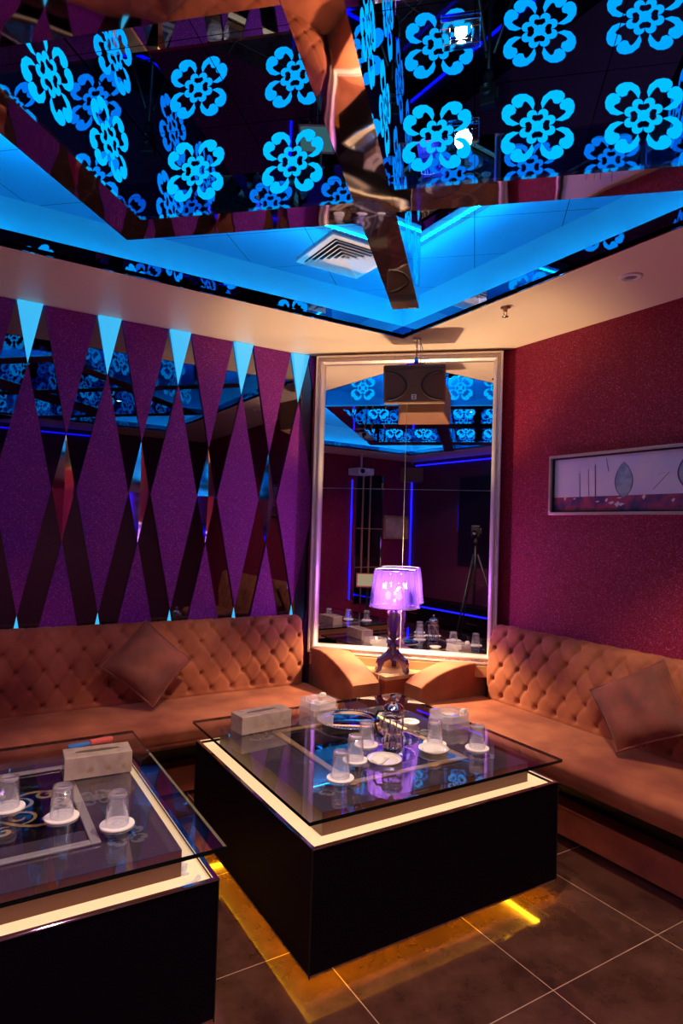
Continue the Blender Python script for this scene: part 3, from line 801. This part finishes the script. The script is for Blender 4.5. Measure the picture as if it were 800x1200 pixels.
# round silver tray
tr = thing('serving_tray', 'round silver serving tray with beaded rim on the centre table', 'tray', (1.575,2.45,ZG))
m = MB(); m.lathe([(.0001,.006),(.112,.006),(.122,.010),(.142,.020),(.148,.020),(.148,.016),(.125,.004),(.11,.001),(.0001,.001)], 56); m.build('dish', chrome, tr)
m = MB()
for k in range(64):
    a = 2*PI*k/64; m.lathe([(.0002,-.003),(.003,0),(.0002,.003)], 5, 0, Matrix.Translation((.1465*math.cos(a), .1465*math.sin(a), .021)))
m.build('beaded_rim', silver, tr)

# cafetiere
cf = thing('cafetiere', 'glass and chrome cafetiere standing in the middle of the centre table', 'coffee press', (1.563,2.092,ZG), 0)
m = MB(); m.lathe([(.001,.012),(.036,.012),(.039,.016),(.039,.155),(.040,.158)], 32); m.lathe([(.0375,.155),(.0375,.017),(.001,.015)], 32); m.build('beaker', cup_glass, cf)
m = MB(); m.lathe([(.001,.0),(.034,.0),(.042,.004),(.042,.010),(.040,.013),(.001,.013)], 32); m.lathe([(.0405,.125),(.0415,.128),(.0415,.134),(.0405,.137)], 32)
for q in range(4):
    a = PI/2*q+.6; x_, y_ = .0412*math.cos(a), .0412*math.sin(a); m.tube([(x_,y_,.008),(x_,y_,.13)], .003, 6)
m.build('frame', chrome, cf)
m = MB(); m.lathe([(.043,.155),(.044,.160),(.041,.168),(.030,.180),(.014,.187),(.004,.189),(.003,.196),(.009,.200),(.011,.206),(.008,.212),(.001,.214)], 28); m.build('lid', chrome, cf)
m = MB(); m.tube([(0,0,.05),(0,0,.19)], .002, 6); m.lathe([(.001,.05),(.035,.05),(.036,.054),(.001,.056)], 24); m.build('plunger', chrome, cf)
m = MB(); d = Vector((-.85,.52,0)); m.tube([d*.040+Vector((0,0,.15)), d*.062+Vector((0,0,.152)), d*.074+Vector((0,0,.13)), d*.074+Vector((0,0,.09)), d*.066+Vector((0,0,.06)), d*.042+Vector((0,0,.045))], .0055, 8); m.build('handle', black_pl, cf)

def ashtray(label, x, y, rz):
    t_ = thing('ashtray', label, 'ashtray', (x,y,ZG), rz)
    s = .078; k = .030
    octo = lambda s, k: [(s-k,-s),(s,-s+k),(s,s-k),(s-k,s),(-s+k,s),(-s,s-k),(-s,-s+k),(-s+k,-s)]
    m = MB(); m.prism(octo(.070,.006), .0, .028); bevel(m.build('stand', cryst, t_), .002)
    m = MB(); o8 = octo(s, k); n = 8; z0, z1 = .0285, .062
    vs = [(a,b,z0) for a, b in o8]+[(a,b,z1) for a, b in o8]; fs = [tuple(range(7,-1,-1))]+[(i,(i+1)%8,8+(i+1)%8,8+i) for i in range(8)]
    ang = [math.atan2(b, a) for a, b in o8]
    for r_, z_ in ((.056,z1),(.048,.040),(.02,.036)): vs += [(r_*math.cos(a), r_*math.sin(a), z_) for a in ang]
    for L_ in (1, 2, 3): fs += [(8*L_+i, 8*L_+(i+1)%8, 8*(L_+1)+(i+1)%8, 8*(L_+1)+i) for i in range(8)]
    fs += [tuple(range(32, 40))]; m.add(vs, fs); bevel(m.build('bowl', cryst, t_), .002)
    m = MB(); m.lathe([(.0001,.042),(.044,.042),(.046,.047),(.0001,.047)], 24); m.build('liner', white_por, t_)
    return t_
ashtray('square crystal ashtray at the far left of the centre table by the left sofa', 1.535, 2.70-.03, .1)
ashtray('square crystal ashtray at the right of the centre table by the right sofa', 1.985, 2.225, .0)
for (x, y, lab) in ((1.575,2.72,'far left crystal ashtray'), (2.03,2.20,'right crystal ashtray')):
    m = MB(); m.box(-.017,.017,-.012,.012,0,.012); m.prism([(-.014,-.010),(.014,-.010),(.010,.010),(-.010,.010)], .012, .017)
    o = bevel(m.build('matchbox', white_paper, None, (x,y-.02,ZG+.0625), .4), .001); tag(o, 'small white folded matchbook on the rim of the '+lab, 'matchbook')

# bottle opener behind the tissue box
bo_ = thing('bottle_opener', 'blue and red handled bottle opener behind the tissue box on the left table', 'bottle opener', (.485,2.672,ZG), .12)
m = MB(); m.prism([(.0,-.012),(.055,-.015),(.085,-.010),(.092,0),(.085,.010),(.055,.015),(.0,.012)], .002, .018); bevel(m.build('handle', redp, bo_), .004)
m = MB(); m.prism([(-.085,-.010),(-.07,-.018),(-.03,-.016),(.0,-.012),(.0,.012),(-.03,.016),(-.07,.018),(-.085,.010)], .002, .012); bevel(m.build('head', bluep, bo_), .003)
# crumpled tissue and roll left on the lit ledge of the left table
m = MB(); N = 12
vs = []; 
for i in range(N+1):
    for k in range(10):
        a = 2*PI*k/10; r_ = .010+.004*math.sin(3*a+i)+.003*math.sin(i*1.7); vs.append((r_*math.cos(a), -.045+.09*i/N, .012+r_*math.sin(a)*.8))
m.add(vs, [(i*10+k, i*10+(k+1)%10, (i+1)*10+(k+1)%10, (i+1)*10+k) for i in range(N) for k in range(10)]+[tuple(range(9,-1,-1)), tuple(range(N*10, N*10+10))], 0, True)
o = m.build('rolled_tissue', white_paper, None, (.598,1.80,.434), -.25); tag(o, 'rolled white paper tissue lying on the lit ledge at the corner of the left table', 'tissue')
m = MB(); m.tube([(-.03,-.01,.006),(-.01,.004,.008),(.01,.0,.012),(.028,.008,.018),(.034,.014,.010)], [.004,.007,.006,.007,.003], 8)
o = m.build('twisted_tissue', white_paper, None, (.592,1.712,.434), .1); tag(o, 'small twisted scrap of white tissue at the front corner of the left table ledge', 'tissue')

# ------------------------------------------------------------------ hanging speaker
sp = thing('wall_speaker', 'brown two grille loudspeaker hanging from the ceiling before the corner mirror', 'speaker', uv(3.62,-.352,2.30), AD-PI/2)
# local: x right (v), y away (u), z up
def face(x, z): return Vector((x, -.10, z))
T = Matrix.Rotation(math.radians(13), 4, 'X')
m = MB(); w, h2 = .178, .110
pts = [(-w,-.10),(w,-.10),(w*.80,.10),(-w*.80,.10)]
m.prism(pts, -h2, h2, 0, T); bevel(m.build('case', speaker_m, sp), .01, 3)
m = MB(); m.prism([(-w+.01,-.112),(w-.01,-.112),(w-.004,-.100),(-w+.004,-.100)], -h2+.01, h2-.028, 0, T); gr = bevel(m.build('grille', speaker_m, sp), .003)
m = MB()
for s in (-1, 1):
    pts_ = [T @ Vector((s*(w-.02-.115*math.cos(a)), -.1135, -.008+.078*math.sin(a))) for a in [(-1+2*k/18)*PI*.5 for k in range(19)]]
    m.tube(pts_, .006, 6)
m.build('grille_groove', speaker_g, gr)
m = MB(); m.add([T @ Vector(p) for p in ((-.014,-.1135,-.083),(.014,-.1135,-.083),(.014,-.1135,-.055),(-.014,-.1135,-.055))], [(0,1,2,3)])
m.add([T @ Vector(p) for p in ((-.008,-.114,-.078),(.009,-.114,-.078),(.009,-.114,-.0745),(-.001,-.114,-.0745),(.008,-.114,-.060),(-.009,-.114,-.060),(-.009,-.114,-.0635),(.001,-.114,-.0635))], [(0,1,2,3),(0,3,7,4) if False else (0,3,4,7),(4,5,6,7)], 1)
m.build('logo_badge', [white_pl, speaker_g], gr)
m = MB(); m.box(-.05,.05,-.03,.03,h2-.0,h2+.008,0,T); m.box(-.012,.012,-.012,.012,h2-.01,.150); m.ball((0,0,.155), .016, 8); m.tube([(0,0,.155),(0,.0,.268)], .005, 8); m.lathe([(.001,.262),(.03,.264),(.03,.2695),(.001,.2695)], 20); m.build('bracket', chrome, sp)
m = MB(); m.tube([(.03,.05,.09),(.045,.04,.15),(.03,.02,.22),(.015,.01,.268)], .0025, 6); m.tube([(.0,.06,.09),(.02,.05,.16),(.018,.02,.268)], .002, 6); m.build('cable', white_pl, sp)

# ------------------------------------------------------------------ ceiling fittings
def vent(label, x0, x1, y0, y1, z, n=6):
    cx, cy = (x0+x1)/2, (y0+y1)/2; a = (x1-x0)/2; t_ = thing('ceiling_vent', label, 'vent', (cx,cy,z))
    m = MB(); q = lambda r: (-r, r, -r, r); ring(m, q(a-.035), q(a), -.014, 0); bevel(m.build('frame', white_pl, t_), .003)
    for k in range(n):
        r = a-.036-k*.028; vs = []; r2 = r-.026; m = MB()
        for rr, z_ in ((r,-.010),(r,-.014),(r2,-.030+.018),(r2,-.004)):
            pass
        c8 = [(-1,-1),(1,-1),(1,1),(-1,1)]
        vs = [(r*a_, r*b_, -.022) for a_, b_ in c8]+[(r2*a_, r2*b_, -.003) for a_, b_ in c8]+[(r*a_, r*b_, -.025) for a_, b_ in c8]+[(r2*a_, r2*b_, -.006) for a_, b_ in c8]
        fs = [(i,(i+1)%4,4+(i+1)%4,4+i) for i in range(4)]+[(8+(i+1)%4,8+i,12+i,12+(i+1)%4) for i in range(4)]+[((i+1)%4,i,8+i,8+(i+1)%4) for i in range(4)]
        m.add(vs, fs); m.build('louvre', white_pl, t_)
    m = MB(); m.box(-a+.05,a-.05,-a+.05,a-.05,-.001,-.0005); m.build('backing', black_pl, t_)
    return t_
vent('square white louvred air vent in the blue lit recess beside the steel beam', 1.492, 1.885, 2.595, 2.990, ZM-.001)
ds_ = thing('ceiling_speaker', 'small round white flush fitting in the cream ceiling above the painting', 'ceiling fitting', (2.422,1.633,ZC))
m = MB(); m.lathe([(.001,-.004),(.028,-.004),(.030,-.009),(.046,-.006),(.048,0)], 32); m.build('bezel', white_pl, ds_)
m = MB(); m.lathe([(.001,-.0065),(.022,-.005),(.024,-.004)], 20); m.build('lens', grey_motif, ds_)
sk = thing('sprinkler', 'brass fire sprinkler head under the cream ceiling near the mirror corner', 'sprinkler', (2.268,2.208,ZC))
m = MB(); m.lathe([(.001,0),(.026,0),(.026,-.004),(.012,-.007),(.010,-.02),(.001,-.02)], 20); m.build('escutcheon', brass, sk)
m = MB()
for s in (-1, 1): m.tube([(s*.009,0,-.018),(s*.012,0,-.032),(s*.003,0,-.044)], .002, 6)
m.lathe([(.001,-.044),(.016,-.046),(.016,-.048),(.001,-.048)], 16); m.build('deflector', brass, sk)

def downlight(label, u, v, z, power, group=None, size=.055, col=(1.,.72,.42), spot=True):
    p = uv(u, v, z); t_ = thing('downlight', label, 'ceiling spotlight', p, ROTU)
    m = MB(); ring(m, (-.03,.03,-.03,.03), (-size,size,-size,size), -.012, -.001); bevel(m.build('square_trim', chrome, t_), .002)
    m = MB(); m.lathe([(.0001,-.016),(.012,-.013),(.017,-.006),(.017,-.001)], 16); m.build('bulb', bulb_e, t_)
    l = bpy.data.lights.new('spot', 'SPOT'); l.energy = power; l.color = col; l.spot_size = math.radians(150); l.spot_blend = .6; l.shadow_soft_size = .03
    lo = bpy.data.objects.new('spot', l); C.objects.link(lo); lo.parent = t_; lo.location = (0,0,-.03)
    return t_
downlight('square spotlight with dazzling warm bulb in the mirror ceiling right of the beam', 1.785, -.072, ZM, 105, col=(1., .74, .44))
downlight('added square fill spotlight, out of view in the ceiling nearest the camera, left of the beam', .55, -.85, ZM, 34, col=(1., .38, .50))  # unseen pink fill light, added to brighten the left sofa
downlight('added square fill spotlight, out of view in the ceiling nearest the camera, right of the beam', .55, .25, ZM, 12, col=(.9, .34, .8))  # second unseen fill light, added across the beam from the first

# ------------------------------------------------------------------ painting
pt = thing('framed_painting', 'long framed abstract painting with pale sky and leaf shapes on the crimson wall', 'painting', (XR-.001, 1.66, 1.56), -PI/2)
# local: x = -world y direction (left in photo -> right), z up ; local y -> world x
Wp, Hp = 1.40, .325; xo = -.70
m = MB(); 
def rgv(m, x0, x1, z0, z1, t0, y0, y1):
    for (a, b, c, d) in ((x0,x1,z0,z0+t0),(x0,x1,z1-t0,z1),(x0,x0+t0,z0+t0,z1-t0),(x1-t0,x1,z0+t0,z1-t0)): m.box(a,b,y0,y1,c,d)
rgv(m, xo, xo+Wp, 0, Hp, .014, -.035, 0); bevel(m.build('frame', P('champagne_frame', (.62,.5,.48), .3, .6), pt), .002)
m = MB(); rgv(m, xo+.014, xo+Wp-.014, .014, Hp-.014, .008, -.020, -.002); m.build('shadow_gap', black_pl, pt)
sky_m = P('painted_sky', (.62,.58,.80), .6, var=(6, (.75,.66,.76), .35, .65)); band_m = P('painted_band', (.35,.03,.10), .6, var=(14, (.07,.02,.12), .42, .6))
leaf_m = P('painted_leaf', (.20,.30,.42), .6, var=(30, (.35,.42,.52), .4, .6)); line_m = P('painted_line', (.06,.05,.14), .6); wh_m = P('painted_white', (.7,.6,.68), .6)
m = MB(); m.box(xo+.02, xo+Wp-.02, -.010, -.002, .02, Hp-.02); cv = m.build('canvas', sky_m, pt)
m = MB(); X0p = xo+.022
m.add([(X0p,-.0105,.022),(xo+Wp-.022,-.0105,.022),(xo+Wp-.022,-.0105,.100),(X0p,-.0105,.095)], [(0,1,2,3)], 0)
def leafp(cx, w, z0, z1, tip=1):
    n = 12; L_ = [(cx-w*math.sin(PI*k/n)**.7*(1-.25*k/n), z0+(z1-z0)*k/n) for k in range(n+1)]; Rr = [(cx+w*math.sin(PI*k/n)**.7*(1-.25*k/n), z0+(z1-z0)*k/n) for k in range(n, -1, -1)]
    o = [(x*1, z) for x, z in L_+Rr[1:-1]]
    m.add([(cx+(x-cx)*1.12,-.0108,z0+(z-z0)*1.03-.003) for x, z in o], [tuple(range(len(o)))], 2)
    m.add([(x,-.0112,z) for x, z in o], [tuple(range(len(o)))], 1)
leafp(xo+.445, .052, .085, .262); leafp(xo+.80, .085, .10, .30); leafp(xo+1.15, .07, .09, .28)
for (xa, za, xb, zb, w) in ((.19,.095,.185,.22,.002),(.245,.095,.24,.24,.0015),(.285,.095,.28,.26,.0025),(.36,.22,.345,.29,.002),(.60,.12,.68,.20,.002),(.62,.19,.66,.20,.0015)):
    m.add([(xo+xa-w,-.0112,za),(xo+xa+w,-.0112,za),(xo+xb+w,-.0112,zb),(xo+xb-w,-.0112,zb)], [(0,1,2,3)], 2)
random.seed(3)
for k in range(26):
    x = xo+.04+random.random()*1.3; z = .05+random.random()*.045; w = .004+random.random()*.014; h_ = .003+random.random()*.012
    m.add([(x-w,-.0113,z),(x,-.0113,z-h_),(x+w,-.0113,z+h_*.3),(x+w*.3,-.0113,z+h_)], [(0,1,2,3)], 3)
m.build('painted_shapes', [band_m, leaf_m, line_m, wh_m], cv)

# ------------------------------------------------------------------ far side of the room, seen in the mirror
def blue_strip(x0, x1, y0, y1, z0, z1, lab):
    m = MB(); o_ = ((x0+x1)/2, (y0+y1)/2, z0); m.box(x0-o_[0], x1-o_[0], y0-o_[1], y1-o_[1], 0, z1-z0); o = m.build('led_strip_light', led_blue, None, o_); tag(o, lab, 'strip light')
blue_strip(XB+.001, XB+.02, YB+.001, YB+.02, .36, 2.25, 'vertical deep blue LED strip in the far corner, seen in the mirror')
blue_strip(XB+.001, XB+.012, .10, .118, .36, 2.2, 'vertical deep blue LED strip beside the striped glass panel, seen in the mirror')
blue_strip(XB+.1, 1.4, YB+.001, YB+.02, 2.50, 2.515, 'deep blue LED strip along the top of the dark wall, seen in the mirror')
blue_strip(XB+.1, .2, YB+.301, YB+.315, .28, .30, 'deep blue LED strip along the front of the low console, seen in the mirror')
cn = thing('media_console', 'low black media console along the dark wall, seen in the mirror', 'console', (-1.1,YB,0))
m = MB(); m.box(-1.2,1.3,.002,.30,.06,.40); bevel(m.build('body', black_lac, cn), .004)
m = MB(); m.box(-1.15,1.25,.04,.27,0,.06); m.build('plinth', black_pl, cn)
for k in range(4):
    m = MB(); m.box(-1.18+k*.62, -1.18+k*.62+.6, .30, .314, .08, .27); d_ = m.build('drawer', black_lac, cn)
    m = MB(); m.box(-1.18+k*.62+.2, -1.18+k*.62+.4, .314, .324, .17, .18); m.build('handle', chrome, d_)
tv = thing('television', 'tall dark framed display panel on the dark wall, seen in the mirror', 'screen', (-.98,YB,.96))
m = MB(); m.box(-.36,.36,.002,.03,0,1.32); bevel(m.build('frame', black_pl, tv), .004)
m = MB(); m.box(-.33,.33,.03,.034,.03,1.29); m.build('screen', screen_gl, tv)
m = MB(); m.box(-.36,-.34,.034,.05,.5,.9); m.build('handle', chrome, tv)
p2 = thing('framed_picture', 'small gold framed picture on the back wall, seen in the mirror', 'picture', (XB,-.78,1.30))
m = MB(); x0, x1 = .001, .03
for (a, b, c, d) in ((-.25,.25,0,.03),(-.25,.25,.35,.38),(-.25,-.22,.03,.35),(.22,.25,.03,.35)): m.box(x0,x1,a,b,c,d)
bevel(m.build('frame', gold, p2), .003)
m = MB(); m.box(.001,.015,-.22,.22,.03,.35); m.build('canvas', P('tan_canvas', (.75,.6,.42), .7, var=(8, (.55,.42,.3), .4,.6)), p2)
gp = thing('glass_partition', 'dark glass wall panel with slim gold strips, seen in the mirror', 'wall panel', (XB,-.22,.3))
m = MB(); m.box(.001,.02,-.26,.26,0,2.0); m.build('glass', smoke_mirror, gp)
for q in (-.27, -.02, .12, .25):
    m = MB(); m.box(.001,.035,q,q+.018,0,2.0); m.build('mullion', gold if q in (-.02, .12) else chrome, gp)
m = MB(); m.box(.001,.03,-.26,.26,1.15,1.162); m.box(.001,.03,-.26,.26,.55,.562); m.build('crossbar', gold, gp)
tb = thing('song_selector', 'tilted touch screen terminal on a slim stand, seen in the mirror', 'touch screen', (-2.1,.02,0), math.radians(35))
m = MB(); m.lathe([(.001,0),(.15,0),(.15,.015),(.02,.03),(.015,.60),(.001,.60)], 24); m.build('stand', black_pl, tb)
M = Matrix.Translation((0,0,.68)) @ Matrix.Rotation(math.radians(-35), 4, 'Y')
m = MB(); m.box(-.015,.015,-.17,.17,-.12,.12,0,M); bevel(m.build('case', redp, tb), .004)
m = MB(); m.box(.0152,.018,-.15,.15,-.10,.10,0,M); m.build('display', screen_m, tb)
pj = thing('projector', 'white projector hung from the low ceiling by the back wall, seen in the mirror', 'projector', (-2.15,.16,2.30), math.radians(0))
m = MB(); m.box(-.13,.13,-.15,.15,-.05,.05); bevel(m.build('case', white_pl, pj), .015, 3)
m = MB(); m.lathe([(.001,.02),(.03,.02),(.035,0)], 20, 0, Matrix.Translation((.13,.07,0)) @ Matrix.Rotation(PI/2, 4, 'Y')); m.build('lens', black_gl, pj)
m = MB(); m.tube([(0,0,.05),(0,0,.27)], .015, 10); m.lathe([(.001,.262),(.06,.262),(.06,.2695),(.001,.2695)], 20); m.build('ceiling_mount', white_pl, pj)
s2 = thing('wall_speaker', 'dark loudspeaker hung high in the far corner, seen in the mirror', 'speaker', (-2.10,-.80,2.32), AD)
m = MB(); m.prism([(.10,-.18),(.10,.18),(-.1,.14),(-.1,-.14)], -.11, .11); bevel(m.build('case', speaker_m, s2), .01)
m = MB(); m.tube([(0,0,.11),(0,0,.249)], .008, 8); m.build('bracket', chrome, s2)
s2.location.z = 2.32

# camera on its tripod, seen in the mirror
fw = Vector((math.cos(YAW), math.sin(YAW), 0))
tp = thing('camera_tripod', 'black tripod carrying the camera in the middle of the room, seen in the mirror', 'tripod', tuple(-fw*.10), YAW)
m = MB()
m.tube([(0,0,.55),(0,0,1.36)], .014, 10); m.lathe([(.001,1.30),(.03,1.30),(.035,1.34),(.02,1.37),(.028,1.39),(.001,1.39)], 16); m.build('centre_column', black_pl, tp)
for q in range(3):
    a = 2*PI*q/3+.4; m = MB(); m.tube([(.03*math.cos(a),.03*math.sin(a),1.18),(.24*math.cos(a),.24*math.sin(a),.55),(.42*math.cos(a),.42*math.sin(a),.005)], [.015,.012,.009], 8); lg = m.build('leg', black_pl, tp)
    m = MB(); m.tube([(0,0,.8),(.155*math.cos(a),.155*math.sin(a),.80)], .005, 6); m.build('brace', black_pl, lg)
cmr = thing('photo_camera', 'black camera on top of the tripod, seen in the mirror', 'camera', tuple(-fw*.10), YAW)
m = MB(); m.box(-.035,.035,-.052,.052,1.392,1.535); m.box(-.03,.03,-.052,-.075,1.43,1.50); bevel(m.build('body', black_pl, cmr), .008)
m = MB(); m.lathe([(.001,0),(.038,0),(.038,.03),(.034,.032),(.034,.040),(.028,.040),(.026,.030),(.001,.028)], 24, 0, Matrix.Translation((.035,0,1.45)) @ Matrix.Rotation(PI/2, 4, 'Y')); m.build('lens', black_pl, cmr)

# ------------------------------------------------------------------ camera, world, render look
cam = bpy.data.cameras.new('camera'); cam.sensor_fit = 'HORIZONTAL'; cam.sensor_width = 24.0; cam.lens = FPX/800*24.0; cam.clip_start = .02
co_ = bpy.data.objects.new('camera', cam); C.objects.link(co_)
f = Vector((math.cos(YAW)*math.cos(PITCH), math.sin(YAW)*math.cos(PITCH), math.sin(PITCH)))
r0 = Vector((math.sin(YAW), -math.cos(YAW), 0)); u0 = r0.cross(f)
r = r0*math.cos(ROLL)+u0*math.sin(ROLL); u = r.cross(f)
M = Matrix.Identity(4)
for i in range(3): M[i][0] = r[i]; M[i][1] = u[i]; M[i][2] = -f[i]
M[2][3] = H; co_.matrix_world = M
sc.camera = co_
wd = bpy.data.worlds.new('world'); sc.world = wd; wd.use_nodes = True
wd.node_tree.nodes['Background'].inputs[0].default_value = (.05,.02,.08,1); wd.node_tree.nodes['Background'].inputs[1].default_value = .3
sc.view_settings.view_transform = 'Standard'; sc.view_settings.look = 'None'; sc.view_settings.gamma = 1; sc.view_settings.use_curve_mapping = False
sc.view_settings.exposure = 0.8
cy = sc.cycles
cy.max_bounces = 12; cy.diffuse_bounces = 4; cy.glossy_bounces = 8; cy.transmission_bounces = 8; cy.transparent_max_bounces = 24
cy.sample_clamp_indirect = 4; cy.blur_glossy = .3
cy.caustics_reflective = True; cy.caustics_refractive = False
cy.use_denoising = True
try: cy.denoiser = 'OPENIMAGEDENOISE'
except Exception: pass
